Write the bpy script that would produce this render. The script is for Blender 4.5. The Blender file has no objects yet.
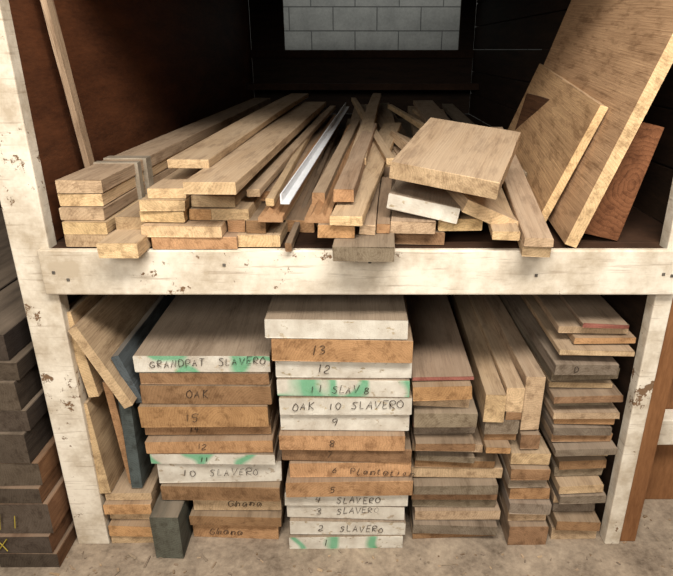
import bpy, math, random
from mathutils import Vector
rnd=random.Random(7)
V=Vector
col=bpy.context.collection
def lin(c):
    return tuple((x/255/12.92 if x/255<=.04045 else ((x/255+.055)/1.055)**2.4) for x in c)
END={'P':(206,178,142),'Y':(218,188,144),'O':(192,150,108),'B':(156,122,90),'G':(142,128,110),'W':(190,175,150),'N':(190,175,150),'R':(158,100,86),'U':(84,92,94),'D':(58,50,44),'K':(112,82,60)}
BODY={'P':(188,162,132),'Y':(200,172,136),'O':(164,136,108),'B':(144,122,98),'G':(140,126,110),'W':(152,136,118),'N':(148,132,114),'R':(162,138,114),'U':(84,90,90),'D':(60,52,46),'K':(116,84,60)}
def nodes(name):
    m=bpy.data.materials.new(name);m.use_nodes=True;nt=m.node_tree
    b=nt.nodes['Principled BSDF'];b.inputs['Roughness'].default_value=.8
    b.inputs['Specular IOR Level'].default_value=.2
    return m,nt,b
def N(nt,t,**k):
    n=nt.nodes.new(t)
    for a,v in k.items(): setattr(n,a,v)
    return n
def M(nt,op,a,b=None,clamp=False):
    n=N(nt,'ShaderNodeMath',operation=op);n.use_clamp=clamp
    for i,x in enumerate((a,b)):
        if x is None: continue
        if isinstance(x,(int,float)): n.inputs[i].default_value=x
        else: nt.links.new(x,n.inputs[i])
    return n.outputs[0]
def mix(nt,fac,a,b,bt='MIX'):
    n=N(nt,'ShaderNodeMix',data_type='RGBA',blend_type=bt)
    for i,x in ((0,fac),(6,a),(7,b)):
        if isinstance(x,(int,float)): n.inputs[i].default_value=x
        elif isinstance(x,tuple): n.inputs[i].default_value=(*x[:3],1)
        else: nt.links.new(x,n.inputs[i])
    return n.outputs[2]
def noise(nt,vec,scale,detail=4,rough=.6,vs=None):
    if vs:
        mp=N(nt,'ShaderNodeMapping');mp.inputs['Scale'].default_value=vs;nt.links.new(vec,mp.inputs[0]);vec=mp.outputs[0]
    n=N(nt,'ShaderNodeTexNoise');n.inputs['Scale'].default_value=scale;n.inputs['Detail'].default_value=detail;n.inputs['Roughness'].default_value=rough
    nt.links.new(vec,n.inputs['Vector']);return n.outputs[0]
def ramp(nt,v,lo,hi,a=0,b=1):
    n=N(nt,'ShaderNodeMapRange');n.inputs[1].default_value=lo;n.inputs[2].default_value=hi;n.inputs[3].default_value=a;n.inputs[4].default_value=b
    nt.links.new(v,n.inputs[0]);return n.outputs[0]
def bump(nt,b,h,st,dist=.002):
    n=N(nt,'ShaderNodeBump');n.inputs['Strength'].default_value=st;n.inputs['Distance'].default_value=dist
    nt.links.new(h,n.inputs['Height']);nt.links.new(n.outputs[0],b.inputs['Normal'])
def wood_mat(name='sawn_wood',ringf=150,ringc=-.22):
    m,nt,b=nodes(name)
    at=N(nt,'ShaderNodeAttribute',attribute_name='bco');ac=N(nt,'ShaderNodeAttribute',attribute_name='bcol')
    ap=N(nt,'ShaderNodeAttribute',attribute_name='paint');ag=N(nt,'ShaderNodeAttribute',attribute_name='green')
    vec=at.outputs['Vector']
    sp=N(nt,'ShaderNodeSeparateXYZ');nt.links.new(vec,sp.inputs[0])
    warp=noise(nt,vec,1,3,.5,(1.6,14,14))
    w=M(nt,'MULTIPLY',M(nt,'SUBTRACT',warp,.5),.05)
    r=M(nt,'SQRT',M(nt,'ADD',M(nt,'POWER',M(nt,'ADD',sp.outputs[1],w),2),M(nt,'POWER',M(nt,'ADD',sp.outputs[2],w),2)))
    ring=M(nt,'FRACT',M(nt,'MULTIPLY',r,ringf))
    ring=M(nt,'POWER',ring,2)
    fib=noise(nt,vec,1,4,.65,(6,420,420))
    blot=noise(nt,vec,1,4,.6,(3,18,18))
    dirt=noise(nt,vec,1,5,.7,(9,40,40))
    fac=M(nt,'ADD',M(nt,'MULTIPLY',ring,ringc),M(nt,'ADD',M(nt,'MULTIPLY',M(nt,'SUBTRACT',fib,.5),.8),1.06))
    fac=M(nt,'MULTIPLY',fac,ramp(nt,blot,.3,.75,.72,1.15))
    fac=M(nt,'MULTIPLY',fac,ramp(nt,dirt,.36,.5,.62,1.0))
    g=N(nt,'ShaderNodeCombineColor')
    for i in range(3): nt.links.new(M(nt,'POWER',fac,[.92,1.03,1.12][i]),g.inputs[i])
    base=mix(nt,1.,ac.outputs['Color'],g.outputs[0],'MULTIPLY')
    chip=noise(nt,vec,1,3,.6,(30,35,55))
    pm=M(nt,'MULTIPLY',ap.outputs['Fac'],ramp(nt,chip,.33,.40))
    wht=mix(nt,ramp(nt,blot,.3,.7),lin((188,178,162)),lin((226,221,208)))
    base=mix(nt,pm,base,wht)
    wv=N(nt,'ShaderNodeTexNoise');wv.inputs['Scale'].default_value=9;wv.inputs['Detail'].default_value=.6
    nt.links.new(vec,wv.inputs['Vector'])
    d=M(nt,'ABSOLUTE',M(nt,'SUBTRACT',wv.outputs[0],.5))
    gm=M(nt,'MULTIPLY',ag.outputs['Fac'],ramp(nt,d,.025,.075,.8,0))
    base=mix(nt,gm,base,lin((84,168,124)))
    ge=N(nt,'ShaderNodeNewGeometry');sg=N(nt,'ShaderNodeSeparateXYZ');nt.links.new(ge.outputs['Normal'],sg.inputs[0])
    du=M(nt,'MULTIPLY',ramp(nt,sg.outputs[2],.6,.95),ramp(nt,blot,.3,.6,.15,.5),True)
    base=mix(nt,du,base,lin((160,142,122)))
    nt.links.new(base,b.inputs['Base Color'])
    bump(nt,b,M(nt,'ADD',M(nt,'ADD',fib,M(nt,'MULTIPLY',dirt,.6)),M(nt,'MULTIPLY',ring,-.25)),.7,.0018)
    return m
def paint_mat(name,wc,dark,lo=.3,vs=(3,3,3)):
    m,nt,b=nodes(name);tc=N(nt,'ShaderNodeTexCoord');o=tc.outputs['Object']
    a=noise(nt,o,1,3,.6,vs);a3=noise(nt,o,26,6,.75);st=noise(nt,o,7,6,.7);sc=noise(nt,o,1,4,.6,(8,8,120))
    chip=ramp(nt,M(nt,'ADD',M(nt,'MULTIPLY',a,.4),M(nt,'MULTIPLY',a3,.6)),lo,lo+.015)
    w=mix(nt,ramp(nt,st,.36,.6),tuple(x*.6*y for x,y in zip(lin(wc),(1,.91,.8))),lin(wc))
    w=mix(nt,ramp(nt,sc,.3,.42,.5,0),w,lin((140,120,100)))
    nt.links.new(mix(nt,chip,lin(dark),w),b.inputs['Base Color'])
    gr=noise(nt,o,60,3,.6)
    bump(nt,b,M(nt,'ADD',chip,M(nt,'ADD',M(nt,'MULTIPLY',gr,.3),M(nt,'MULTIPLY',sc,.5))),.5,.002);return m
def plain(name,ca,cb,scale=6,rough=.85,vs=None,bs=.4):
    m,nt,b=nodes(name);tc=N(nt,'ShaderNodeTexCoord');o=tc.outputs['Object']
    a=noise(nt,o,scale,6,.7,vs);a2=noise(nt,o,scale*9,4,.7,vs)
    mm=M(nt,'ADD',M(nt,'MULTIPLY',a,.65),M(nt,'MULTIPLY',a2,.35))
    nt.links.new(mix(nt,ramp(nt,mm,.35,.65),lin(ca),lin(cb)),b.inputs['Base Color'])
    b.inputs['Roughness'].default_value=rough
    bump(nt,b,mm,bs,.004);return m
WOOD=wood_mat();TIMB=wood_mat('timber_wood',85,-.4)
WHITE=paint_mat('worn_white_paint',(232,223,206),(124,98,74),.405)
PLY=plain('dark_plywood',(66,38,24),(108,66,42),3,.6,(1,1,5))
DECK=plain('deck_plywood',(40,28,20),(70,48,34),3,.8)
PLYR=plain('brown_plywood',(112,74,46),(150,106,70),3,.6,(6,1,1))
DARKW=plain('dark_stained_boards',(32,24,18),(62,45,33),4,.7,(1,1,8))
FLOOR=plain('dusty_concrete',(100,87,74),(178,161,140),6,.9,None,.7)
BLOCK=plain('painted_block',(128,132,130),(160,164,161),5,.7)
MORT=plain('mortar',(85,89,89),(110,113,113),8)
METAL=plain('white_aluminium',(215,218,222),(240,242,245),3,.4,None,.05)
INK=plain('black_marker',(46,39,35),(80,68,60),30)
YEL=plain('yellow_crayon',(160,142,50),(190,170,75),30)
FILM=plain('plastic_strap',(130,120,104),(176,165,148),20,.3)
STEEL=plain('screw_steel',(70,66,60),(110,104,96),30,.4)
class Pile:
    def __init__(s,name):
        s.name=name;s.v=[];s.f=[];s.bco=[];s.fc=[];s.pt=[];s.gr=[]
    def board(s,P,Q,R,t,code,bow=None,body=None,end=None,seg=6,pith=None):
        P=V(P);Q=V(Q);R=V(R);l=R-P;L=l.length;lh=l/L
        w=Q-P;w-=lh*w.dot(lh);wl=w.length;wh=w/wl;n=wh.cross(lh)
        ch=min(.0016,t*.15);bow=rnd.uniform(.0,.006) if bow is None else bow
        prof=[(ch,0),(wl-ch,0),(wl,ch),(wl,t-ch),(wl-ch,t),(ch,t),(0,t-ch),(0,ch)]
        ox=rnd.uniform(0,30);cw=rnd.uniform(-.2,1.2)*wl;ct=rnd.choice([-1,1])*rnd.uniform(.01,.09)
        if pith: cw,ct=pith
        i0=len(s.v);ea=rnd.uniform(-.03,.03)
        for k in range(seg+1):
            a=k/seg;sh=bow*math.sin(math.pi*a)
            for (x,z) in prof:
                j=rnd.uniform(-.0015,.0015)+ea*(x-wl/2) if k in(0,seg) else 0
                e=.0009
                s.v.append(P+lh*(L*a+j)+wh*(x+rnd.uniform(-e,e))+n*(z+sh+(rnd.uniform(-e,e)*.6)))
                s.bco.append((L*a+ox,x-cw,z-ct))
        cj=rnd.uniform(.8,1.14);wj=rnd.uniform(.92,1.06)
        bc=tuple(c*cj*k for c,k in zip(lin(body or BODY[code]),(1,1,wj)));ec=tuple(c*cj*k for c,k in zip(lin(end or END[code]),(1,1,wj)))
        for k in range(seg):
            for q in range(8):
                q2=(q+1)%8;s.f.append((i0+k*8+q,i0+(k+1)*8+q,i0+(k+1)*8+q2,i0+k*8+q2));s.fc.append(bc);s.pt.append(0);s.gr.append(0)
        s.f.append(tuple(i0+q for q in range(8)));s.f.append(tuple(i0+seg*8+q for q in range(7,-1,-1)))
        for _ in range(2):
            s.fc.append(ec);s.pt.append(1. if code in 'WN' else 0.);s.gr.append(1. if code=='N' else 0.)
    def build(s,parent=None,mat=None):
        me=bpy.data.meshes.new(s.name);me.from_pydata([tuple(v) for v in s.v],[],s.f)
        a=me.attributes.new('bco','FLOAT_VECTOR','POINT');a.data.foreach_set('vector',[c for v in s.bco for c in v])
        a=me.attributes.new('bcol','FLOAT_COLOR','CORNER');L=[]
        for p,cc in zip(me.polygons,s.fc):
            for _ in p.loop_indices: L+=[*cc,1.]
        a.data.foreach_set('color',L)
        for nm,d in (('paint',s.pt),('green',s.gr)):
            a=me.attributes.new(nm,'FLOAT','FACE');a.data.foreach_set('value',d)
        me.materials.append(mat or WOOD);me.validate();me.update()
        import bmesh
        bm=bmesh.new();bm.from_mesh(me);bmesh.ops.recalc_face_normals(bm,faces=bm.faces);bm.to_mesh(me);bm.free()
        o=bpy.data.objects.new(s.name,me);col.objects.link(o)
        if parent: o.parent=parent
        return o
def boxes(name,lst,mat,parent=None,bev=.003):
    import bmesh
    bm=bmesh.new()
    for (x0,x1,y0,y1,z0,z1) in lst:
        vs=[bm.verts.new((x,y,z)) for x in(x0,x1) for y in(y0,y1) for z in(z0,z1)]
        for q in ((0,1,3,2),(4,6,7,5),(0,4,5,1),(2,3,7,6),(0,2,6,4),(1,5,7,3)): bm.faces.new([vs[i] for i in q])
    bmesh.ops.recalc_face_normals(bm,faces=bm.faces)
    me=bpy.data.meshes.new(name);bm.to_mesh(me);bm.free();me.materials.append(mat)
    o=bpy.data.objects.new(name,me);col.objects.link(o)
    if bev:
        md=o.modifiers.new('bevel','BEVEL');md.width=bev;md.segments=2
    if parent:o.parent=parent
    return o
SF={'0':['3,10 0,7 0,3 3,0 6,3 6,7 3,10'],'1':['3,10 3,0'],'2':['0,8 3,10 5,8 4,5 0,0 6,0'],'3':['0,9 4,10 5,8 2,5 5,4 5,1 0,0'],'4':['1,10 0,5 6,5','5,9 4,0'],'5':['6,10 1,10 0,6 4,6 5,3 3,0 0,1'],
'6':['5,10 1,6 0,2 3,0 5,2 4,5 0,4'],'7':['0,10 6,10 2,0'],'8':['3,5 0,8 3,10 5,8 3,5 0,2 3,0 6,2 3,5'],'9':['5,7 2,5 0,7 2,10 5,9 5,5 4,0'],
'A':['0,0 3,10 6,0','1,4 5,4'],'D':['1,0 1,10 5,8 6,4 1,0'],'E':['6,10 1,10 1,0 6,0','1,5 5,5'],'G':['6,8 3,10 0,6 1,1 4,0 6,4 3,4'],'K':['1,10 1,0','6,10 1,5 6,0'],'L':['1,10 1,0 6,0'],'N':['0,0 1,10 5,0 6,10'],'O':['3,10 0,6 1,1 4,0 6,5 3,10'],
'P':['1,0 1,10 5,9 5,5 1,5'],'R':['1,0 1,10 5,9 5,6 1,5 6,0'],'S':['6,9 3,10 1,8 5,4 4,0 0,1'],'T':['0,10 6,10','3,10 3,0'],'V':['0,10 3,0 6,10'],'a':['5,5 2,6 0,3 2,0 5,4 5,0'],'h':['1,10 1,0 2,5 5,5 5,0'],'n':['1,6 1,0 2,5 5,5 5,0'],'l':['2,10 2,0 4,0'],'t':['2,9 2,1 4,0','0,6 4,6'],'i':['2,6 2,0'],'o':['2,6 0,3 2,0 4,3 2,6'],'x':['0,10 7,0','7,10 0,0']}
def label(txt,x,y,z,size,parent,mat=None,th=.0009):
    cu=bpy.data.curves.new('handwritten_mark','CURVE');cu.dimensions='3D';cu.bevel_depth=th;cu.bevel_resolution=0;cu.materials.append(mat or INK)
    cx=0;sl=rnd.uniform(-.05,.05)
    for chh in txt:
        up=rnd.uniform(-.1,.1);sz=rnd.uniform(.85,1.1)
        for st in SF.get(chh,[]):
            pts=[tuple(float(q) for q in a.split(',')) for a in st.split()]
            sp=cu.splines.new('POLY' if chh in 'AEKLNTVx147' else 'BEZIER')
            P2=[((cx+(a+rnd.uniform(-.5,.5)+b*.15)*.1*sz)*size,0,((b+rnd.uniform(-.5,.5))*.1*sz-.5+up+cx*sl)*size) for a,b in pts]
            if sp.type=='POLY':
                sp.points.add(len(pts)-1)
                for q,co_ in zip(sp.points,P2): q.co=(*co_,1)
            else:
                sp.bezier_points.add(len(pts)-1)
                for bp,co_ in zip(sp.bezier_points,P2): bp.co=co_;bp.handle_left_type=bp.handle_right_type='AUTO'
        cx+=.9 if chh!=' ' else .5
    o=bpy.data.objects.new('handwritten_mark',cu);col.objects.link(o);o.location=(x,y,z);o.parent=parent
def stack(name,y,top,rows,L=1.3,labels={},mess=0):
    p=Pile(name);z1=top;lab=[]
    for i,(x0,x1,z0,code) in enumerate(rows):
        yy=y+(rnd.uniform(-.014,.012)*(1+mess) if i else 0);sk=rnd.uniform(-.014,.014)*(1+mess);LL=L*rnd.uniform(.85,1.05)
        x0+=rnd.uniform(-.004,.004)*mess;x1+=rnd.uniform(-.02,.002)*mess
        tl=rnd.uniform(-.0014,.0014)*(1+mess)
        p.board((x0,yy,z0+tl),(x1,yy-rnd.uniform(-.008,.008)*mess,z0-tl),(x0+sk,yy+LL,z0),z1-z0-.003-.002*mess,code,bow=0)
        if i in labels: lab.append((labels[i][0],x0+(x1-x0)*labels[i][1],yy-.0035,(z0+z1)/2,min(z1-z0,.055)*.4))
        z1=z0
    o=p.build()
    for l in lab: label(l[0],l[1],l[2],l[3],l[4],o)
    return o
stack('lumber_stack',0,.597,[(-.555,-.209,.548,'N'),(-.547,-.216,.513,'B'),(-.549,-.214,.457,'B'),(-.556,-.223,.392,'O'),(-.556,-.22,.351,'B'),(-.553,-.214,.31,'O'),(-.545,-.213,.274,'N'),(-.534,-.2,.203,'W'),(-.532,-.202,.152,'B'),(-.455,-.205,.095,'P'),(-.464,-.207,.059,'B'),(-.463,-.214,0,'O')],1.25,
  {0:('GRANDPAT   SLAVERO',.12),2:('OAK',.35),3:('15',.35),4:('14',.35),5:('12',.4),6:('11',.4),7:('10   SLAVERO',.2),9:('Ghana',.4),11:('Ghana',.2)},.2)
stack('lumber_stack',-.03,.712,[(-.216,.125,.659,'W'),(-.203,.142,.596,'O'),(-.198,.141,.543,'W'),(-.196,.138,.494,'N'),(-.191,.145,.441,'W'),(-.193,.142,.386,'W'),(-.196,.13,.336,'O'),(-.193,.15,.291,'B'),(-.173,.152,.242,'O'),(-.184,.157,.192,'O'),(-.191,.145,.143,'W'),(-.188,.138,.095,'W'),(-.182,.14,.045,'W'),(-.184,.136,0,'N')],1.3,
  {1:('13',.28),2:('12',.3),3:('11  SLAV 8',.25),4:('OAK   10  SLAVERO',.1),5:('9',.4),6:('8',.4),7:('7',.35),8:('6   Plantation',.35),9:('5',.35),10:('4    SLAVERO',.25),11:('3    SLAVERO',.25),12:('2    SLAVERO',.25),13:('1',.3)},.15)
stack('lumber_stack',0,.539,[(.144,.317,.525,'R'),(.148,.305,.481,'O'),(.15,.298,.442,'P'),(.155,.315,.395,'G'),(.155,.324,.373,'R'),(.159,.321,.348,'G'),(.16,.328,.32,'B'),(.156,.352,.291,'P'),(.162,.338,.267,'G'),(.166,.393,.24,'B'),(.156,.405,.203,'P'),(.163,.395,.169,'G'),(.158,.40,.131,'B'),(.163,.405,.098,'G'),(.17,.41,.062,'P'),(.163,.41,.026,'G'),(.166,.41,0,'B')],1.3,{4:('OAK',.1)},.8)
stack('lumber_stack',0,.6876,[(.556,.676,.671,'R'),(.504,.695,.647,'P'),(.546,.695,.625,'O'),(.505,.685,.606,'P'),(.518,.683,.586,'B'),(.495,.673,.551,'G'),(.501,.684,.513,'G'),(.499,.681,.493,'P'),(.509,.681,.469,'B'),(.515,.681,.442,'G'),(.514,.69,.417,'P'),(.52,.681,.392,'O'),(.515,.69,.364,'G'),(.522,.681,.335,'B'),(.53,.69,.31,'G'),(.545,.689,.277,'P'),(.551,.693,.244,'B'),(.547,.693,.21,'G'),(.556,.692,.179,'P'),(.56,.692,.149,'G'),(.56,.695,.116,'P'),(.56,.695,.084,'G'),(.565,.695,.048,'B'),(.565,.695,0,'P')],1.2,{5:('D',.3)},1)
stack('lumber_stack',-.01,.31,[(.415,.522,.27,'P'),(.418,.53,.23,'B'),(.42,.53,.193,'G'),(.424,.535,.152,'O'),(.425,.54,.112,'G'),(.43,.545,.07,'P'),(.43,.55,.0,'B')],.9,{},.5)
stack('lumber_stack',-.01,.176,[(-.687,-.56,.149,'P'),(-.69,-.56,.112,'O'),(-.69,-.565,.073,'P'),(-.69,-.56,.033,'O'),(-.69,-.565,0,'P')],1.)
p=Pile('leaning_boards')
for (a,b,t,y,cd,L) in [((-.655,.478),(-.688,.714),.028,0,'Y',.8),((-.56,.47),(-.665,.69),.026,-.03,'P',.9),((-.545,.46),(-.59,.597),.02,.0,'U',.7),
   ((-.668,.178),(-.69,.46),.052,-.01,'Y',.6),((-.610,.18),(-.63,.51),.02,.02,'O',.6),((-.586,.18),(-.578,.47),.03,-.0,'U',.8)]:
    p.board((a[0],y,a[1]),(b[0],y,b[1]),(a[0],y+L,a[1]),t,cd,bow=0)
p.build()
p=Pile('stud_offcuts')
for (x0,x1,z0,z1,y,cd,dx) in [(.333,.385,.405,.49,-.01,'Y',.03),(.388,.434,.43,.503,.0,'P',.02),(.438,.487,.367,.53,.01,'P',.0),(.34,.43,.36,.403,0,'G',0),(.345,.43,.334,.36,.01,'B',0),(.345,.41,.314,.334,-.02,'O',0),(.392,.434,.405,.43,.0,'B',.0),(.44,.49,.313,.36,.0,'B',0)]:
    p.board((x0,y,z0),(x1,y,z0),(x0+dx,y+.95,z0),z1-z0-.001,cd,bow=0)
p.build()
p=Pile('dark_timber_offcut');p.board((-.549,-.07,0),(-.472,-.07,0),(-.549,.3,0),.145,'U',body=(76,78,70),end=(92,92,80));p.build()
Z=.885
def top(name,rows):
    p=Pile(name)
    for (x,y,dz,w,t,xr,yr,dzr,cd,*roll) in rows:
        P=V((x,y,Z+dz));R=V((xr,yr,Z+dzr));h=(R-P);wd=V((h.y,-h.x,0)).normalized()*w
        if roll: wd.z=w*roll[0]
        p.board(P,P+wd,R,t,cd)
    return p.build()
b=top('strapped_plank_bundle',[(-.658,-.02,.001,.1,.028,-.62,2.4,.001,'P'),(-.659,-.016,.03,.1,.028,-.61,2.4,.03,'Y'),(-.665,-.006,.06,.1,.028,-.61,2.35,.06,'P'),(-.6655,.003,.09,.1,.028,-.61,2.4,.09,'Y'),(-.663,.0,.12,.1,.03,-.605,2.4,.12,'P')])
boxes('plastic_strap',[(-.662,-.55,.20,.225,Z+.005,Z+.1525),(-.66,-.548,.26,.30,Z+.005,Z+.1535)],FILM,b,.001)
top('moulding_plank_pile',[(-.55,-.10,.001,.085,.034,-.50,2.2,.001,'Y'),(-.545,.0,.036,.075,.03,-.5,2.2,.036,'P'),
 (-.455,-.035,.001,.19,.028,-.42,2.1,.001,'O'),(-.475,-.04,.03,.18,.026,-.44,2.1,.03,'Y'),(-.48,-.02,.058,.10,.026,-.45,2.0,.058,'Y'),(-.375,-.0,.058,.05,.026,-.35,2.0,.058,'O'),(-.475,-.025,.086,.1,.024,-.44,2.0,.086,'P'),(-.458,-.015,.112,.085,.022,-.42,2.0,.112,'Y'),
 (-.33,-.0,.058,.09,.026,-.26,2.0,.058,'P'),(-.37,.01,.086,.10,.026,-.3,2.0,.086,'P'),(-.38,.04,.113,.1,.024,-.32,2.0,.113,'P'),
 (-.428,.057,.165,.095,.02,-.35,2.1,.175,'P'),(-.354,-.095,.14,.11,.025,-.26,1.9,.142,'Y'),
 (-.29,0,.03,.04,.03,-.195,1.9,.03,'O'),(-.247,-.01,.03,.045,.03,-.155,1.9,.03,'B'),(-.27,-.02,.001,.1,.028,-.2,1.9,.001,'Y'),(-.215,.084,.035,.05,.035,-.13,1.9,.05,'P'),(-.24,.15,.066,.06,.025,-.16,1.9,.08,'O'),(-.17,.1,.0,.07,.03,-.1,1.9,.0,'O'),(-.155,-.055,.001,.015,.02,-.093,1.5,.05,'B'),
 (-.25,.05,.1,.03,.018,-.13,1.9,.13,'P'),(-.2,.0,.09,.018,.018,-.17,1.8,.12,'Y')])
top('loose_plank_pile',[(-.1,.15,.0,.09,.03,-.04,2.2,.02,'P'),(0,.2,.0,.14,.03,.05,2.3,0,'G'),(.13,.3,.02,.11,.025,.12,2.4,.05,'P'),(.25,.25,.0,.13,.04,.24,2.3,0,'G'),(.4,.3,.0,.1,.03,.34,2.3,.04,'P'),(.2,.5,.06,.09,.03,.3,2.2,.09,'P'),(.06,.6,.06,.1,.03,.1,2.3,.1,'Y'),(-.06,.5,.04,.08,.03,0,2.2,.1,'P'),
 (.16,.35,.05,.035,.03,.06,1.9,.12,'P'),(.30,.3,.06,.04,.03,.42,1.9,.1,'Y'),(.38,.4,.05,.05,.03,.3,1.9,.1,'P'),
 (-.02,.35,.12,.05,.02,.10,2.2,.17,'P'),(.09,.4,.11,.025,.02,-.02,2.0,.16,'P'),(.27,.35,.10,.11,.02,.33,2.2,.13,'P'),(.42,.35,.08,.06,.02,.48,2.1,.12,'G'),(.33,.25,.12,.02,.02,.16,1.7,.15,'Y'),
 (-.048,-.0,.10,.045,.03,.038,1.,.13,'O'),(-.1,.05,.06,.03,.05,-.01,1.2,.1,'B'),(-.081,-.064,.035,.08,.03,-.014,1.6,.06,'O'),(-.054,-.074,.068,.07,.02,.12,1.2,.12,'Y'),(-.047,-.12,.001,.13,.033,.033,1.5,.001,'G'),(.01,-.04,.036,.035,.022,.10,1.4,.05,'P'),(.048,-.03,.036,.03,.022,.14,1.4,.05,'O'),(.085,0,.001,.12,.03,.15,1.3,.001,'B'),(.08,-.02,.033,.1,.028,.2,1.3,.04,'P'),(.19,0,.033,.1,.028,.2,1.3,.04,'Y'),
 (.07,.003,.085,.16,.035,.25,1.,.09,'W',-.18),
 (.235,-.03,.085,.17,.03,.12,.9,.12,'Y',-.45),
 (.36,-.09,.002,.06,.024,.46,.8,.13,'P'),(.36,-.1,.028,.06,.02,.45,.8,.15,'P'),(.30,-.06,.03,.06,.02,.38,.8,.1,'Y'),(.34,.1,.0,.12,.03,.36,1.4,.0,'P')])
top('thick_board',[(.074,-.01,.155,.235,.038,.195,.31,.215,'P',-.12)])
def prism(name,pts,P,R,mat):
    P=V(P);R=V(R);l=(R-P).normalized();w=V((l.y,-l.x,0)).normalized();n=w.cross(l);k=len(pts)
    vs=[tuple(P+w*a+n*b_) for a,b_ in pts]+[tuple(R+w*a+n*b_) for a,b_ in pts]
    fs=[(i,(i+1)%k,k+(i+1)%k,k+i) for i in range(k)]+[tuple(range(k-1,-1,-1)),tuple(range(k,2*k))]
    me=bpy.data.meshes.new(name);me.from_pydata(vs,[],fs);me.materials.append(mat);o=bpy.data.objects.new(name,me);col.objects.link(o);return o
prism('aluminium_angle_strip',[(0,0),(.02,0),(.02,.003),(.003,.003),(.003,.022),(0,.022)],(-.165,-.02,Z+.10),(-.05,1.9,Z+.14),METAL)
MOULD=plain('moulding_wood',(140,104,72),(182,144,108),4,.7,(8,1,8))
mp=[(0,0),(.055,0),(.055,.012),(.045,.015),(.04,.024),(.03,.016),(.02,.024),(.012,.014),(0,.01)]
prism('wood_moulding',mp,(-.215,-.03,Z+.062),(-.12,1.7,Z+.10),MOULD)
prism('wood_moulding',mp,(-.11,-.05,Z+.066),(-.03,1.2,Z+.12),MOULD)
def one(name,P,Q,R,t,cd,mat=None,**k):
    p=Pile(name);p.board(P,Q,R,t,cd,bow=0,**k);return p.build(mat=mat)
one('leaning_wood_panel',(.455,.10,Z),(.568,.10,Z+.30),(.535,.87,Z+.07),.02,'Y',body=(198,162,124),end=(228,196,150))
one('leaning_wood_panel',(.50,-.03,Z),(.690,-.03,Z+.61),(.56,.82,Z+.06),.028,'Y',body=(192,156,120),end=(230,198,152))
one('timber_beam',(.617,.025,Z),(.675,.025,Z+.26),(.617,.75,Z),.11,'O',body=(96,66,46),end=(136,90,62),mat=TIMB,pith=(.13,.02))
one('wood_batten',(-.675,.18,1.02),(-.675,.215,1.02),(-.675,.06,1.6),.014,'P')
be=boxes('shelf_beam',[(-.717,.745,-.04,-.021,.775,.884)],WHITE,None,.004)
sc_=[]
for x in (-.69,-.66,.0,.03,.70,.72,-.3,.41):
    z=rnd.uniform(.79,.87);sc_.append((x,x+.007,-.0425,-.04,z,z+.007))
boxes('screw_heads',sc_,STEEL,be,.001)
boxes('shelf_deck',[(-.695,.706,-.02,.021,.858,.883),(-.73,.80,.021,3.0,.858,.883)],DECK)
boxes('post_left',[(-.785,-.697,-.02,.02,0,2.2)],WHITE)
boxes('post_right',[(.708,.75,-.02,.02,0,.84),(.712,.80,-.02,.02,.84,2.2)],WHITE)
boxes('wall_left_lower',[(-.745,-.72,.022,2.5,0,.855)],DARKW)
boxes('wall_right_lower',[(.722,.747,.022,2.5,0,.855)],DARKW)
boxes('wall_left',[(-.725,-.70,.022,3.0,.884,2.2)],PLY)
boxes('wall_right',[(.80,.825,.022,3.0,.884+i*.14,.884+i*.14+.137) for i in range(9)],DARKW)
boxes('wall_divider',[(-.70,.712,1.9,1.92,0,.855)],DARKW)
boxes('bay_shade_slab',[(-.8,.83,0.03,3.0,1.66,1.69)],DARKW)  # unseen slab added over the bay, set low to shade its depth
boxes('wall_rear',[(-.70,.80,3.0,3.03,.884,1.27),(-.70,-.475,3.0,3.03,1.27,1.66),(.70,.80,3.0,3.03,1.27,1.66)],DARKW)
boxes('trim_rear',[(-.70,.80,2.96,3.0,1.25,1.30),(-.70,.80,2.7,2.74,1.06,1.1)],DECK)
boxes('bay_post_strip',[(.752,.80,-.01,.03,0,.77)],PLYR)
bl=[]
for r in range(12):
    for k in range(-6,7):
        x=k*.4+(.2 if r%2 else 0);bl.append((x+.004,x+.396,4.6,4.7,r*.2+.064,r*.2+.256))
wb=boxes('wall_back',[(-2.6,2.9,4.605,4.72,0,2.6)],MORT,bev=0)
boxes('painted_blocks',bl,BLOCK,wb,.003)
boxes('floor',[(-3.5,3.5,-3.5,4.6,-.05,0)],FLOOR,bev=0)
p=Pile('dark_lumber_pile')
z=0
for i,(h,x1,yf,cd) in enumerate([(.05,-.80,-.10,'K'),(.06,-.81,-.10,'K'),(.10,-.80,-.09,'K'),(.05,-.81,-.09,'K'),(.07,-.805,-.08,'K'),(.09,-.82,-.08,'D'),(.06,-.81,-.07,'D'),(.08,-.82,-.07,'D'),(.05,-.81,-.06,'D'),(.07,-.83,-.05,'D')]):
    p.board((x1-.16,yf,z),(x1,yf+.0,z),(x1-.16,yf+1.2,z),h-.002,cd,bow=0,end=(88,77,66))
    p.board((x1-.75,yf-.02,z),(x1-.17,yf-.02,z),(x1-.75,yf+1.2,z),h-.002,'D',bow=0);z+=h
dl=p.build()
label('x',-.95,-.107,.085,.035,dl,YEL,.0015);label('11',-.945,-.1,.16,.045,dl,YEL,.0015)
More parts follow.
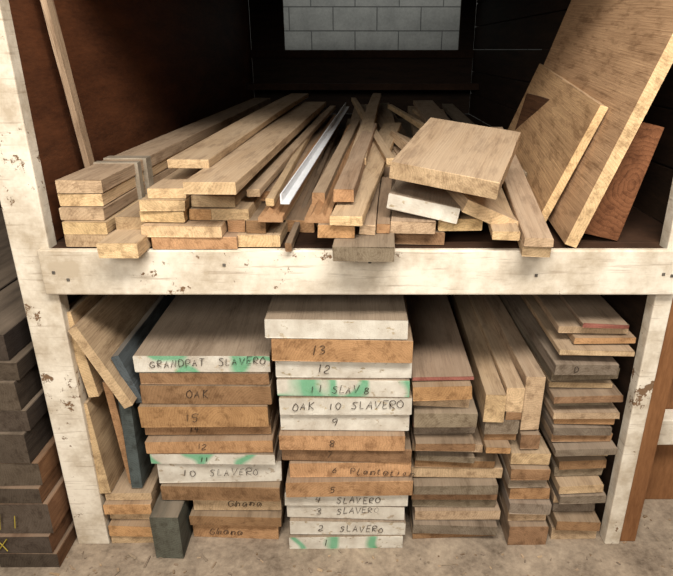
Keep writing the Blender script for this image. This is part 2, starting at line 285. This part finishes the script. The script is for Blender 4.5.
boxes('wall_left_neighbour',[(-2,-.8,1.4,1.43,0,2.2)],DARKW)
boxes('plywood_panel',[(.815,1.7,.16,.18,0,1.5)],PLYR)
boxes('low_rail',[(.80,1.8,.10,.158,.25,.335)],WHITE)
boxes('wall_right_neighbour',[(.83,2.4,1.5,1.53,0,2.2)],DARKW)
p=Pile('wood_debris')
for i in range(420):
    x=rnd.uniform(-.9,1.2);y=rnd.uniform(-.28,-.05) if x<.75 else rnd.uniform(-.25,.1);a=rnd.uniform(0,6.28);L=rnd.uniform(.002,.012);w=rnd.uniform(.0015,.006)
    if i%30==0: L*=4
    d=V((math.cos(a),math.sin(a),0));q=V((d.y,-d.x,0));P=V((x,y,.0005))
    p.board(P,P+q*w,P+d*L,rnd.uniform(.001,.003),rnd.choice('GGBPG'),bow=0,seg=1)
p.build()
def area(n,loc,tgt,sx,sy,e,c=(1,.95,.88)):
    l=bpy.data.lights.new(n,'AREA');l.shape='RECTANGLE';l.size=sx;l.size_y=sy;l.energy=e;l.color=c
    o=bpy.data.objects.new(n,l);col.objects.link(o);o.location=loc;o.rotation_euler=(V(tgt)-V(loc)).to_track_quat('-Z','Y').to_euler()
area('ceiling_lamp',(.3,-1.4,2.7),(0,0,.6),1.8,.5,90,(1,.935,.85))
area('ceiling_lamp.001',(-.9,-2.7,2.1),(0,0,.5),1.2,.8,54,(1,.935,.85))
area('ceiling_lamp_rear',(0,3.6,2.5),(0,4.6,1.5),1.6,.3,4.2,(1,.98,.95))
w=bpy.data.worlds.new('world');bpy.context.scene.world=w;w.use_nodes=True
w.node_tree.nodes['Background'].inputs[0].default_value=(1,.95,.89,1);w.node_tree.nodes['Background'].inputs[1].default_value=.14
cam=bpy.data.cameras.new('camera');co=bpy.data.objects.new('camera',cam);col.objects.link(co)
co.location=(0,-1.3,1.302);co.rotation_euler=(math.radians(68),0,0);cam.sensor_width=36;cam.lens=31.56;cam.shift_x=-.0275;cam.clip_start=.02
sc=bpy.context.scene;sc.camera=co
sc.view_settings.view_transform='Standard'
